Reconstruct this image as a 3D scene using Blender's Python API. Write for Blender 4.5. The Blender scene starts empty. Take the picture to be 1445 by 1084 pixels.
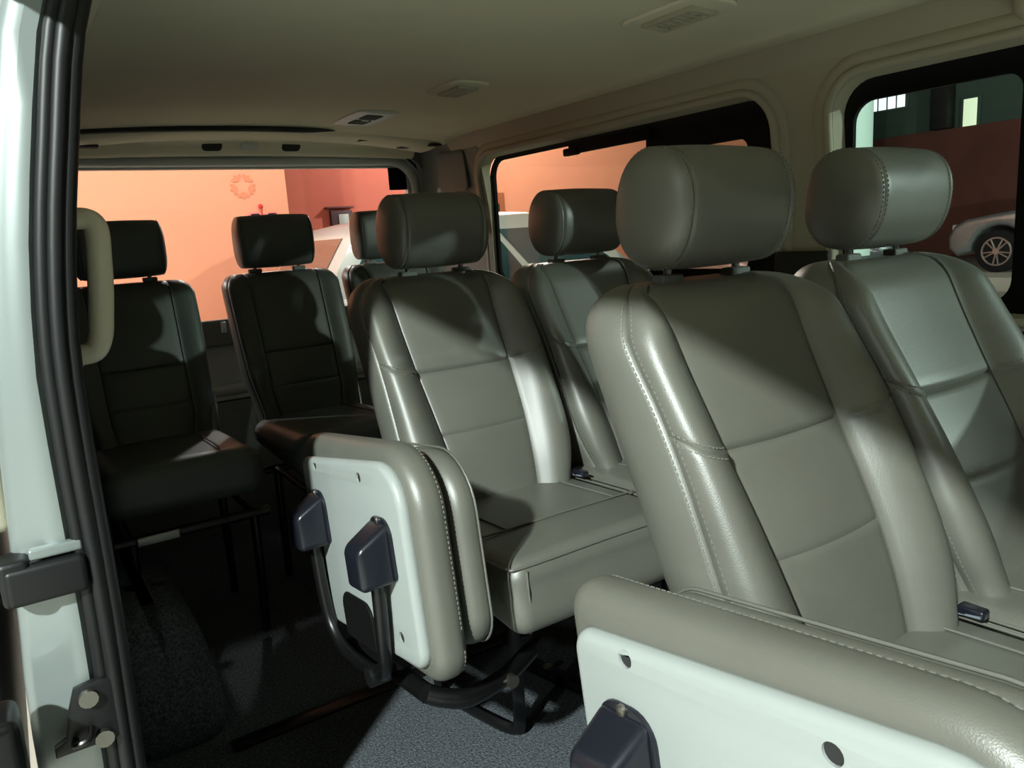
import bpy, bmesh, math, random
from mathutils import Vector, Matrix
from mathutils.geometry import tessellate_polygon
random.seed(7)
SC = bpy.context.scene
COL = SC.collection
PI = math.pi
def R(d): return math.radians(d)
def lin(c): return tuple((v/12.92 if v <= .04045 else ((v+.055)/1.055)**2.4) for v in c)
def rgb(r, g, b): return lin((r/255, g/255, b/255)) + (1.0,)

# ------------------------------------------------------------------ camera
CAMZ = 1.06                                    # eye height above the cabin floor (z = 0)
def camera():
    yaw, pit, rol = R(32.97), R(-11.07), R(-3.71)
    F = Vector((math.sin(yaw)*math.cos(pit), math.cos(yaw)*math.cos(pit), math.sin(pit)))
    Rr = Vector((math.cos(yaw), -math.sin(yaw), 0)); U = Rr.cross(F)
    c, s = math.cos(rol), math.sin(rol)
    R2 = c*Rr+s*U; U2 = -s*Rr+c*U
    cd = bpy.data.cameras.new('camera'); cam = bpy.data.objects.new('camera', cd); COL.objects.link(cam)
    cd.sensor_fit = 'HORIZONTAL'; cd.sensor_width = 36.0; cd.lens = 36.0*1081/1445
    cd.clip_start = .01; cd.clip_end = 200
    M = Matrix((R2, U2, -F)).transposed().to_4x4(); M.translation = Vector((0, 0, CAMZ))
    cam.matrix_world = M
    SC.camera = cam
camera()
# ------------------------------------------------------------------ world: a dim indoor garage at night
w = bpy.data.worlds.new('world'); SC.world = w; w.use_nodes = True
w.node_tree.nodes['Background'].inputs[0].default_value = (.62, .75, .70, 1)
w.node_tree.nodes['Background'].inputs[1].default_value = .006
SC.view_settings.view_transform = 'Standard'; SC.view_settings.look = 'None'
SC.view_settings.gamma = 1.0; SC.view_settings.use_curve_mapping = False
SC.view_settings.exposure = 0.35
GROUND = -.35
# garage lamps: (x, y, z, length, watts, colour, axis) - each becomes a hanging batten lamp further down
LAMPS = [
 (-2.35, -1.02, 3.05, .35, 1020, (.90, 1.0, .95), 'nearest the open door'),
 (-5.2, -2.0, 3.25, .6, 120, (.92, 1.0, .92), 'farther out on the door side'),
 (6.6, -6.0, 2.85, .6, 1500, (.84, 1.0, .92), 'low beyond the far windows'),
 (4.6, -3.4, 3.05, .4, 160, (.84, 1.0, .92), 'close beyond the far windows'),
 (-1.2, 5.1, 2.75, 1.2, 190, (1.0, .97, .94), 'over the left of the orange wall'),
 (1.5, 5.1, 2.75, 1.2, 95, (1.0, .97, .94), 'over the right of the orange wall'),
 (6.0, 8.3, 3.6, 1.2, 330, (1.0, .97, .94), 'in front of the shaded wall'),
 (4.0, 1.9, 3.4, 1.2, 25, (.82, 1.0, .94), 'beside the mint column'),
 (14.0, 2.0, 3.6, 1.2, 60, (.85, 1.0, .92), 'over the far bay'),
]

# ------------------------------------------------------------------ materials
MATS = {}
def mat(name, col, rough=.5, metal=0., bump=None, var=None, coat=0., emit=None, spec=.5):
    """principled surface; bump=(scale,strength,distance), var=(scale,amount)"""
    m = bpy.data.materials.new(name); m.use_nodes = True
    nt = m.node_tree; b = nt.nodes['Principled BSDF']
    b.inputs['Base Color'].default_value = col
    b.inputs['Roughness'].default_value = rough; b.inputs['Metallic'].default_value = metal
    b.inputs['Coat Weight'].default_value = coat; b.inputs['Specular IOR Level'].default_value = spec
    if emit:
        b.inputs['Emission Color'].default_value = emit[0]; b.inputs['Emission Strength'].default_value = emit[1]
    tc = None
    if bump or var:
        tc = nt.nodes.new('ShaderNodeTexCoord')
    if var:
        n = nt.nodes.new('ShaderNodeTexNoise'); n.inputs['Scale'].default_value = var[0]; n.inputs['Detail'].default_value = 5
        nt.links.new(tc.outputs['Object'], n.inputs['Vector'])
        mx = nt.nodes.new('ShaderNodeMix'); mx.data_type = 'RGBA'
        a = var[1]
        mx.inputs[6].default_value = tuple(max(0, c*(1-a)) for c in col[:3])+(1,)
        mx.inputs[7].default_value = tuple(min(1, c*(1+a)) for c in col[:3])+(1,)
        rp = nt.nodes.new('ShaderNodeMapRange'); rp.inputs[1].default_value = .3; rp.inputs[2].default_value = .7
        nt.links.new(n.outputs['Fac'], rp.inputs[0]); nt.links.new(rp.outputs[0], mx.inputs[0])
        nt.links.new(mx.outputs[2], b.inputs['Base Color'])
    if bump:
        n = nt.nodes.new('ShaderNodeTexNoise' if bump[3:] != ('v',) else 'ShaderNodeTexVoronoi')
        n.inputs['Scale'].default_value = bump[0]
        nt.links.new(tc.outputs['Object'], n.inputs['Vector'])
        bp = nt.nodes.new('ShaderNodeBump'); bp.inputs['Strength'].default_value = bump[1]; bp.inputs['Distance'].default_value = bump[2]
        nt.links.new(n.outputs[0], bp.inputs['Height']); nt.links.new(bp.outputs[0], b.inputs['Normal'])
    MATS[name] = m
    return m
def glass(name, tint, refl=.06):
    m = bpy.data.materials.new(name); m.use_nodes = True; nt = m.node_tree; nt.nodes.clear()
    o = nt.nodes.new('ShaderNodeOutputMaterial'); t = nt.nodes.new('ShaderNodeBsdfTransparent'); g = nt.nodes.new('ShaderNodeBsdfGlossy')
    mx = nt.nodes.new('ShaderNodeMixShader'); lw = nt.nodes.new('ShaderNodeLayerWeight'); pw = nt.nodes.new('ShaderNodeMath'); pw.operation = 'POWER'; pw.inputs[1].default_value = 4.0
    fr = nt.nodes.new('ShaderNodeMath'); fr.operation = 'MULTIPLY_ADD'; fr.inputs[1].default_value = .45; fr.inputs[2].default_value = .02
    nt.links.new(lw.outputs['Facing'], pw.inputs[0]); nt.links.new(pw.outputs[0], fr.inputs[0])
    t.inputs[0].default_value = tint; g.inputs['Roughness'].default_value = .03; g.inputs[0].default_value = (.7, .7, .7, 1)
    nt.links.new(fr.outputs[0], mx.inputs[0]); nt.links.new(t.outputs[0], mx.inputs[1]); nt.links.new(g.outputs[0], mx.inputs[2]); nt.links.new(mx.outputs[0], o.inputs[0])
    MATS[name] = m; return m
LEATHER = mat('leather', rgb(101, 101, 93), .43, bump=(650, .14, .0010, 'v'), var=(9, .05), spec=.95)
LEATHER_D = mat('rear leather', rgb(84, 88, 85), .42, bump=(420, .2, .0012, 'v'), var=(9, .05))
THREAD = mat('thread', rgb(122, 121, 113), .9, spec=.1)
PANEL = mat('seat shell plastic', rgb(158, 164, 162), .42, bump=(900, .08, .0005))
BLACKP = mat('black plastic', rgb(26, 28, 36), .28)
BLACKM = mat('black steel', rgb(14, 14, 15), .35)
CHROME = mat('chrome', rgb(210, 212, 215), .16, metal=1)
STEEL = mat('dull steel', rgb(150, 148, 140), .4, metal=1)
HOLE = mat('hole shade', rgb(34, 36, 36), .7)  # near black stands for the shade inside the bolt holes
HEADLINER = mat('headliner', rgb(206, 202, 178), .95, bump=(600, .3, .001), var=(3, .03))
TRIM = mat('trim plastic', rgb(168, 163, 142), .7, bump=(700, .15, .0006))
TRIM_G = mat('grey trim plastic', rgb(120, 124, 118), .65)
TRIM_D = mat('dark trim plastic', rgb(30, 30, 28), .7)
CARPET = mat('carpet', rgb(92, 97, 102), 1., bump=(260, .9, .006), var=(170, .55), spec=.1)
PAINT = mat('silver paint', rgb(140, 148, 147), .38, metal=.35, coat=.2)
TAILGATE = mat('lit tailgate paint', rgb(188, 194, 190), .4)  # lighter than the silver body paint, in place of light falling on it
RUBBER = mat('rubber', rgb(12, 13, 15), .5)
FRAMEBLK = mat('window border black', rgb(6, 6, 6), .75, spec=.2)
CREAM = mat('cream plastic', rgb(214, 208, 184), .4)
WHITEP = mat('white plastic', rgb(200, 202, 196), .4)
VENTD = mat('vent dark', rgb(34, 34, 30), .8)
LENS = mat('lamp lens', rgb(200, 205, 200), .25)
BELT = mat('belt webbing', rgb(120, 128, 140), .7, bump=(300, .4, .001))
WALL_O = mat('orange wall paint', rgb(240, 156, 122), .8, var=(.6, .05))
WALL_SHADE = mat('shaded wall paint', rgb(214, 112, 92), .85, var=(.6, .06))  # redder copy of the orange paint, for a wall lying in shade
EMBLEM = mat('emblem paint', rgb(228, 128, 94), .8)
WALL_BR = mat('brick red wall paint', rgb(122, 74, 62), .9, var=(.8, .2))
WALL_GR = mat('grey green wall', rgb(84, 104, 92), .9, var=(.5, .15))
CONCRETE = mat('concrete', rgb(190, 188, 176), .8, var=(1.5, .12), bump=(30, .2, .01))
CEILC = mat('garage ceiling paint', rgb(70, 74, 70), .9)
MINT = mat('mint white paint', rgb(205, 228, 216), .6)
SILVERCAR = mat('silver car paint', rgb(150, 156, 156), .28, metal=.5, coat=.5)
WHITECAR = mat('white car paint', rgb(186, 184, 178), .3, coat=.5)
DARKCAR = mat('dark car paint', rgb(20, 21, 22), .25, coat=.5)
CARGLASS = mat('car window glass', rgb(48, 70, 74), .08)
BROWNGLASS = mat('wall reflection car glass', rgb(120, 84, 70), .12)  # brown stands for the orange wall reflected in the rear glass
TYRE = mat('tyre', rgb(18, 18, 18), .9)
RIM = mat('alloy', rgb(190, 190, 186), .3, metal=.9)
TUBE = mat('lamp tube', (1, 1, 1, 1), .5, emit=((.92, 1, .95, 1), 6))
WINLIT = mat('lit window', (1, 1, 1, 1), .5, emit=((.92, .95, 1, 1), 1.2))
WINLIT_Y = mat('lit window warm', (1, 1, 1, 1), .5, emit=((.85, 1, .62, 1), .8))
RED = mat('red sign paint', rgb(215, 30, 40), .5)
PINK = mat('pink sign paint', rgb(240, 120, 120), .6)
GL_CLEAR = glass('clear glass', (.93, .95, .94, 1))
GL_TINT = glass('tinted glass', (.82, .82, .78, 1))
GL_TINT2 = glass('tinted sliding glass', (.80, .84, .82, 1))

# ------------------------------------------------------------------ mesh helpers
def obj(name, verts, faces, m, parent=None, loc=None, ang=42):
    me = bpy.data.meshes.new(name); me.from_pydata([tuple(v) for v in verts], [], faces); me.validate()
    bm = bmesh.new(); bm.from_mesh(me); bmesh.ops.recalc_face_normals(bm, faces=bm.faces); bm.to_mesh(me); bm.free()
    me.materials.append(m)
    me.shade_smooth(); me.set_sharp_from_angle(angle=R(ang))
    o = bpy.data.objects.new(name, me); COL.objects.link(o)
    if parent: o.parent = parent
    if loc: o.location = loc
    return o
def tag(o, label, cat, group=None):
    o['label'] = label; o['category'] = cat
    if group: o['group'] = group
    return o
def struct(o, label=None, cat=None):
    o['kind'] = 'structure'
    if label: o['label'] = label
    if cat: o['category'] = cat
    return o
def thing(name, label, cat, loc=(0, 0, 0), group=None, rz=0):
    e = bpy.data.objects.new(name, None); COL.objects.link(e); e.empty_display_size = .1
    e.location = loc; e.rotation_euler = (0, 0, rz); tag(e, label, cat, group); return e
def copy_tree(o, parent=None):
    c = o.copy(); COL.objects.link(c)
    if parent: c.parent = parent
    for ch in list(o.children): copy_tree(ch, c)
    return c
class G:
    """collects pieces of ONE part"""
    def __init__(s): s.v = []; s.f = []
    def add(s, vf):
        v, f = vf; n = len(s.v); s.v += [tuple(p) for p in v]; s.f += [[i+n for i in q] for q in f]; return s
def axis_list(h, r, k, n):
    c = [h-r+r*math.tan(PI/4*i/k) for i in range(k+1)]
    mid = [-(h-r)+2*(h-r)*i/n for i in range(1, n)]
    return [-x for x in reversed(c)]+mid+c
def rbox(hx, hy, hz, r, k=3, n=4, warp=None, c=(0, 0, 0), rot=None):
    """box with rounded edges, optionally warped"""
    r = min(r, hx*.999, hy*.999, hz*.999)
    nn = (n, n, n) if isinstance(n, int) else n
    A = [axis_list(h, r, k, m) for h, m in zip((hx, hy, hz), nn)]
    H = (hx, hy, hz); V = []; F = []; idx = {}
    def vert(p):
        key = tuple(round(x, 6) for x in p)
        if key in idx: return idx[key]
        inn = [max(-(H[i]-r), min(H[i]-r, p[i])) for i in range(3)]
        d = Vector([p[i]-inn[i] for i in range(3)]); d.normalize()
        q = Vector(inn)+d*r
        if warp: q = Vector(warp(q))
        if rot: q = rot @ q
        V.append((q[0]+c[0], q[1]+c[1], q[2]+c[2])); idx[key] = len(V)-1; return idx[key]
    for ax in range(3):
        a, b = (ax+1) % 3, (ax+2) % 3
        for s in (-1, 1):
            for i in range(len(A[a])-1):
                for j in range(len(A[b])-1):
                    q = []
                    for di, dj in ((0, 0), (1, 0), (1, 1), (0, 1)):
                        p = [0, 0, 0]; p[ax] = s*H[ax]; p[a] = A[a][i+di]; p[b] = A[b][j+dj]; q.append(vert(p))
                    if len(set(q)) >= 3: F.append(q if s > 0 else q[::-1])
    return V, F
def tube(path, r, n=10, cap=True, flat=1.0, closed=False):
    P = [Vector(p) for p in path]; V = []; F = []
    rr = r if isinstance(r, (list, tuple)) else [r]*len(P)
    N = None
    for i, p in enumerate(P):
        if closed: t = (P[(i+1) % len(P)]-P[i-1]).normalized()
        else: t = (P[min(i+1, len(P)-1)]-P[max(i-1, 0)]).normalized()
        if N is None:
            N = Vector((0, 0, 1)) if abs(t.z) < .9 else Vector((1, 0, 0))
        N = (N-t*N.dot(t)).normalized(); B = t.cross(N)
        for k in range(n):
            a = 2*PI*k/n; V.append(p+(N*math.cos(a)*flat+B*math.sin(a))*rr[i])
    L = len(P)
    for i in range(L if closed else L-1):
        for k in range(n):
            F.append([i*n+k, i*n+(k+1) % n, ((i+1) % L)*n+(k+1) % n, ((i+1) % L)*n+k])
    if cap and not closed: F += [list(range(n))[::-1], [(L-1)*n+k for k in range(n)]]
    return V, F
def smooth_path(pts, n=6, closed=False):
    P = [Vector(p) for p in pts]; out = []
    L = len(P)
    for i in range(L if closed else L-1):
        p0 = P[i-1] if (i > 0 or closed) else P[0]; p1 = P[i]; p2 = P[(i+1) % L]; p3 = P[(i+2) % L] if (i+2 < L or closed) else P[-1]
        for k in range(n):
            t = k/n
            out.append(.5*((2*p1)+(-p0+p2)*t+(2*p0-5*p1+4*p2-p3)*t*t+(-p0+3*p1-3*p2+p3)*t**3))
    if not closed: out.append(P[-1])
    return out
def rrect(x0, x1, y0, y1, r, k=5):
    """rounded rectangle, counter-clockwise; r = one radius or four (bl, br, tr, tl)"""
    rs = r if isinstance(r, (list, tuple)) else (r,)*4
    out = []
    for (cx, cy, a0, q) in ((x0+rs[0], y0+rs[0], PI, rs[0]), (x1-rs[1], y0+rs[1], 1.5*PI, rs[1]), (x1-rs[2], y1-rs[2], 0, rs[2]), (x0+rs[3], y1-rs[3], .5*PI, rs[3])):
        for i in range(k+1):
            a = a0+.5*PI*i/k; out.append((cx+q*math.cos(a), cy+q*math.sin(a)))
    return out
def dense(poly, step):
    out = []
    for i, p in enumerate(poly):
        q = poly[(i+1) % len(poly)]; d = math.hypot(q[0]-p[0], q[1]-p[1]); n = max(1, int(d/step))
        out += [(p[0]+(q[0]-p[0])*k/n, p[1]+(q[1]-p[1])*k/n) for k in range(n)]
    return out
def inset(poly, d):
    out = []; n = len(poly)
    for i in range(n):
        a, b, c = Vector(poly[i-1]), Vector(poly[i]), Vector(poly[(i+1) % n])
        e1 = (b-a).normalized(); e2 = (c-b).normalized()
        n1 = Vector((-e1.y, e1.x)); n2 = Vector((-e2.y, e2.x)); m = n1+n2
        if m.length < 1e-6: m = n1
        m.normalize(); k = d/max(.5, m.dot(n1)); out.append((b.x+m.x*k, b.y+m.y*k))
    return out
def circ(cx, cy, r, n=16): return [(cx+r*math.cos(2*PI*i/n), cy+r*math.sin(2*PI*i/n)) for i in range(n)]
def pillow(poly, t, r, k=4, holes=(), hole_d=.012, fn=None, puff=0.):
    """outline extruded from 0 (front) to t (back) with rounded rims; fn maps (p, q, depth) to 3D"""
    V = []; F = []; n = len(poly); rings = []
    for i in range(k+1):
        a = .5*PI*i/k; rings.append((r*(1-math.sin(a)), r*(1-math.cos(a))))
    front = [(ins, dep) for ins, dep in rings]
    seq = front+[(ins, t-dep) for ins, dep in reversed(rings)]
    for ins, dep in seq:
        for p in (inset(poly, ins) if ins > 1e-6 else poly): V.append((p[0], p[1], dep))
    for j in range(len(seq)-1):
        for i in range(n): F.append([j*n+i, j*n+(i+1) % n, (j+1)*n+(i+1) % n, (j+1)*n+i])
    # caps
    def cap(base, depth, hs, rev):
        outer = [V[base+i] for i in range(n)]
        loops = [[Vector(p) for p in outer]]; ids = list(range(base, base+n))
        for h in hs:
            hp = [(p[0], p[1], depth) for p in h]; st = len(V); V.extend(hp); ids += list(range(st, st+len(h)))
            loops.append([Vector(p) for p in hp])
        for tri in tessellate_polygon(loops):
            q = [ids[i] for i in tri]; F.append(q[::-1] if rev else q)
        return ids[n:]
    if puff:
        for base, dep0, sgn in ((0, 0, -1), ((len(seq)-1)*n, t, 1)):
            cx = sum(p[0] for p in poly)/n; cy = sum(p[1] for p in poly)/n; prev = base
            ring0 = [V[base+i] for i in range(n)]
            for s_ in (.8, .55, .3):
                st = len(V)
                for p in ring0: V.append((cx+(p[0]-cx)*s_, cy+(p[1]-cy)*s_, dep0+sgn*puff*(1-s_**2)))
                for i in range(n): F.append([prev+i, prev+(i+1) % n, st+(i+1) % n, st+i])
                prev = st
            V.append((cx, cy, dep0+sgn*puff)); c_ = len(V)-1
            for i in range(n): F.append([prev+i, prev+(i+1) % n, c_])
    else:
        hid = cap(0, 0, holes, False)
        cap((len(seq)-1)*n, t, (), True)
        o = 0
        for h in holes:
            m = len(h); ring = hid[o:o+m]; o += m
            st = len(V)
            V.extend([(V[i][0], V[i][1], hole_d) for i in ring])
            for i in range(m): F.append([ring[i], ring[(i+1) % m], st+(i+1) % m, st+i])
            F.append([st+i for i in range(m)])
    if fn: V = [fn(*v) for v in V]
    return V, F
def interp(tab, x):
    if x <= tab[0][0]: return tab[0][1]
    for (a, b), (c, d) in zip(tab, tab[1:]):
        if x <= c:
            return b+(d-b)*(x-a)/(c-a)
    return tab[-1][1]
def interps(tab, x, h=.03):                     # smoothed interpolation
    return sum(interp(tab, x+h*(i-3)/3)*wt for i, wt in enumerate((1, 2, 3, 4, 3, 2, 1)))/16
def bez(p0, p1, p2, p3, t):
    u = 1-t; return tuple(u**3*a+3*u*u*t*b+3*u*t*t*c+t**3*d for a, b, c, d in zip(p0, p1, p2, p3))
def dashes(path, normal_at, on=.0046, off=.0032, wd=.0008, h=.0006):
    """row of thread stitches along a path lying on a surface"""
    g = G(); P = [Vector(p) for p in path]; s = 0.; nxt = 0.; segs = []
    cum = [0.]
    for a, b in zip(P, P[1:]): cum.append(cum[-1]+(b-a).length)
    def at(d):
        for i in range(len(P)-1):
            if d <= cum[i+1]:
                t = (d-cum[i])/max(1e-9, cum[i+1]-cum[i]); return P[i].lerp(P[i+1], t), i
        return P[-1], len(P)-2
    d = 0.
    while d+on < cum[-1]:
        a, i = at(d); b, _ = at(d+on); N = Vector(normal_at(i)).normalized(); t = (b-a).normalized(); s_ = t.cross(N).normalized()*wd
        up = N*h; dn = -N*.0006
        g.add(([a-s_+dn, a+s_+dn, b+s_+dn, b-s_+dn, a-s_+up, a+s_+up, b+s_+up, b-s_+up], [[4, 5, 6, 7], [0, 1, 5, 4], [1, 2, 6, 5], [2, 3, 7, 6], [3, 0, 4, 7]]))
        d += on+off
    return g

# ------------------------------------------------------------------ cabin shell
XIN = [(-.4, .03), (.494, .050), (.7, .054), (.95, .054), (1.04, .063), (1.11, .073), (1.15, .081), (1.245, .099), (1.31, .114), (1.39, .15), (1.45, .20)]      # door side inner skin
def xin(z): return interps(XIN, z, .04)
KJ = 1.216                                                      # jamb profile is drawn at y = .888, built a size larger at y = 1.08
def jm(x, y, z): return (KJ*x, KJ*y, 1.06+KJ*(z-1.06))
def xw(z): return KJ*xin(1.06+(z-1.06)/KJ)
def xr(z): return 1.62 if z < 1.05 else 1.62-.05*((z-1.05)/.36)**1.6                                     # far side inner skin
def ceil_z(x):
    t = (x-.84)/.74; return 1.475-.035*t*t-.05*max(0, abs(t)-.80)/.2*max(0, abs(t)-.80)/.2
def shell():
    # floor
    g = G().add(rbox(.80, 1.45, .03, .01, 1, 3, c=(.83, 1.59, -.03)))
    fl = struct(obj('floor', g.v, g.f, CARPET))
    g = G().add(rbox(.54, .022, .004, .003, 1, 2, c=(.80, 1.612, .003)))
    obj('carpet_seam_strip', g.v, g.f, BLACKM, fl)
    # step well by the door
    g = G().add(rbox(.8, .75, .02, .01, 1, 2, c=(.83, -.62, -.2)))
    struct(obj('step_floor', g.v, g.f, CARPET))
    # headliner: crowned sheet with rolled edges
    xs = [.17+(1.51-.17)*i/40 for i in range(41)]
    ys = [-1.3, -.5, .5, 1.5, 2.2, 2.5, 2.60, 2.66, 2.70]
    V = []; F = []
    for y in ys:
        drop = 0 if y < 2.5 else .02*((y-2.5)/.2)**2
        V.append((xs[0]+.004, y, ceil_z(xs[0])+.04)); V.append((xs[0]-.008, y, ceil_z(xs[0])+.012))
        for x in xs: V.append((x, y, ceil_z(x)-drop))
        V.append((xs[-1]+.010, y, ceil_z(xs[-1])+.008)); V.append((xs[-1]+.006, y, ceil_z(xs[-1])+.04))
    n = len(xs)+4
    for j in range(len(ys)-1):
        for i in range(n-1): F.append([j*n+i, j*n+i+1, (j+1)*n+i+1, (j+1)*n+i])
    struct(obj('ceiling', V, F, HEADLINER, ang=80))
    # outer roof skin (keeps the light out)
    V = []; F = []
    for y in (-1.35, 3.1):
        for i in range(21):
            x = .03+(1.65-.03)*i/20; t = (x-.84)/.81; V.append((x, y, 1.56-.05*t*t-.04*t**8))
    for i in range(20): F.append([i, i+1, 21+i+1, 21+i])
    struct(obj('ceiling_roof_skin', V, F, PAINT))
    # front bulkhead of the roof over the cab
    # far wall with two window openings
    outer = dense([(-1.3, -.03), (2.98, -.03), (2.98, 1.395), (-1.3, 1.395)], .12)
    W2 = rrect(1.245, 2.585, .86, 1.352, (.07, .07, .10, .085), 7)     # rear window opening (y, z)
    W1 = rrect(-.45, 1.085, .84, 1.345, (.06, .07, .085, .06), 7)
    loops = [outer, dense(W2, .12), dense(W1, .12)]
    V = []; F = []; ids = []
    for lp in loops:
        ids.append(list(range(len(V), len(V)+len(lp)))); V += [(xr(z), y, z) for y, z in lp]
    flat = [i for l in ids for i in l]
    for tri in tessellate_polygon([[Vector((p[0], p[1], 0)) for p in lp] for lp in loops]): F.append([flat[i] for i in tri])
    # raised rims round the openings: rolls inward then out to the glass
    for lp, idl in ((loops[1], ids[1]), (loops[2], ids[2])):
        prev = idl
        for ins, dx in ((-.0, 0), (.002, .01), (.006, .035)):
            pts = inset(lp, ins) if ins else lp
            st = len(V); V += [(xr(z)+dx, y, z) for y, z in pts]
            m = len(lp)
            for i in range(m): F.append([prev[i], prev[(i+1) % m], st+(i+1) % m, st+i])
            prev = list(range(st, st+m))
    wr = struct(obj('wall_right', V, F, TRIM, ang=50))
    for lp, nm in ((loops[1], 'window_rim'), (loops[2], 'window_rim')):        # padded moulding around each opening
        ring = [(xr(z)-.001, y, z) for y, z in inset(lp, -.030)]
        g = G().add(tube(ring, .016, 8, closed=True, flat=.45))
        ring = [(xr(z)-.004, y, z) for y, z in inset(lp, -.010)]
        g.add(tube(ring, .011, 8, closed=True))
        obj(nm, g.v, g.f, TRIM, wr, ang=80)
    # far upper side rail between the headliner and the windows
    prof = [(1.505, 1.462), (1.525, 1.464), (1.541, 1.457), (1.548, 1.430), (1.556, 1.413), (1.566, 1.398), (1.575, 1.386), (1.585, 1.372)]
    V = []; F = []
    for y in (-1.3, 0, 1, 2, 2.75):
        for x, z in prof: V.append((x, y, z))
    n = len(prof)
    for j in range(4):
        for i in range(n-1): F.append([j*n+i, j*n+i+1, (j+1)*n+i+1, (j+1)*n+i])
    struct(obj('trim_1', V, F, TRIM, ang=60))
    # dark lower lining below the far windows and up the pillar foot
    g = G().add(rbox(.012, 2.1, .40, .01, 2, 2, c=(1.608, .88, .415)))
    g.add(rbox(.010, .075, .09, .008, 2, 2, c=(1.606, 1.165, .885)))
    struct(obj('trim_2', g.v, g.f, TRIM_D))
    return W1, W2
W1, W2 = shell()

def windows(W1, W2):
    X = 1.648
    def border(name, outer, holes, m, parent, x0=X-.006, t=.012):
        v, f = [], []
        loops = [outer]+holes; ids = []; V = []; F = []
        for dx in (0, t):
            st = len(V)
            for lp in loops: V += [(x0+dx, y, z) for y, z in lp]
            flat = list(range(st, len(V)))
            for tri in tessellate_polygon([[Vector((p[0], p[1], 0)) for p in lp] for lp in loops]):
                q = [flat[i] for i in tri]; F.append(q if dx else q[::-1])
        half = len(V)//2; o = 0
        for lp in loops:
            m_ = len(lp)
            for i in range(m_): F.append([o+i, o+(i+1) % m_, half+o+(i+1) % m_, half+o+i])
            o += m_
        return obj(name, V, F, m, parent)
    def pane(poly, m, parent, x=X):
        return obj('pane', *pillow(poly, .004, .001, 1, fn=lambda p, q, d: (x+d, p, q)), m, parent)
    # window_2: rear far-side window, fixed pane behind, sliding frame in front
    e = bpy.data.objects.new('window_2', None); COL.objects.link(e); struct(e, 'rear side window with sliding pane behind the row two seats', 'window')
    e.location = (0, 0, 0)
    fixed = rrect(1.725, 2.565, .885, 1.335, (.03, .05, .06, .01), 5)
    slide = rrect(1.355, 1.650, .93, 1.262, (.02, .02, .02, .025), 4)
    border('window_frame', inset(dense(W2, .15), -.012), [fixed, slide], FRAMEBLK, e)
    g = G().add(rbox(.010, .19, .018, .006, 2, 2, c=(X-.014, 1.885, 1.322)))
    g.add(rbox(.012, .035, .012, .006, 2, 2, c=(X-.02, 2.06, 1.312)))
    obj('sliding_rail', g.v, g.f, FRAMEBLK, e)
    pane(inset(fixed, -.008), GL_TINT, e); pane(inset(slide, -.008), GL_TINT, e)
    # window_1: front far-side window
    e = bpy.data.objects.new('window_1', None); COL.objects.link(e); struct(e, 'front side window with black border beside the row one seats', 'window')
    gl = rrect(.718, 1.062, .865, 1.297, (.045, .03, .045, .03), 6)
    gl2 = rrect(-.06, .60, .865, 1.297, .04, 5)  # unseen front pane, cut short to keep lamp light off the aisle seat
    border('window_frame', inset(dense(W1, .15), -.012), [gl, gl2], FRAMEBLK, e)
    pane(inset(gl, -.008), GL_TINT2, e); pane(inset(gl2, -.008), GL_TINT2, e)
windows(W1, W2)

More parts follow.
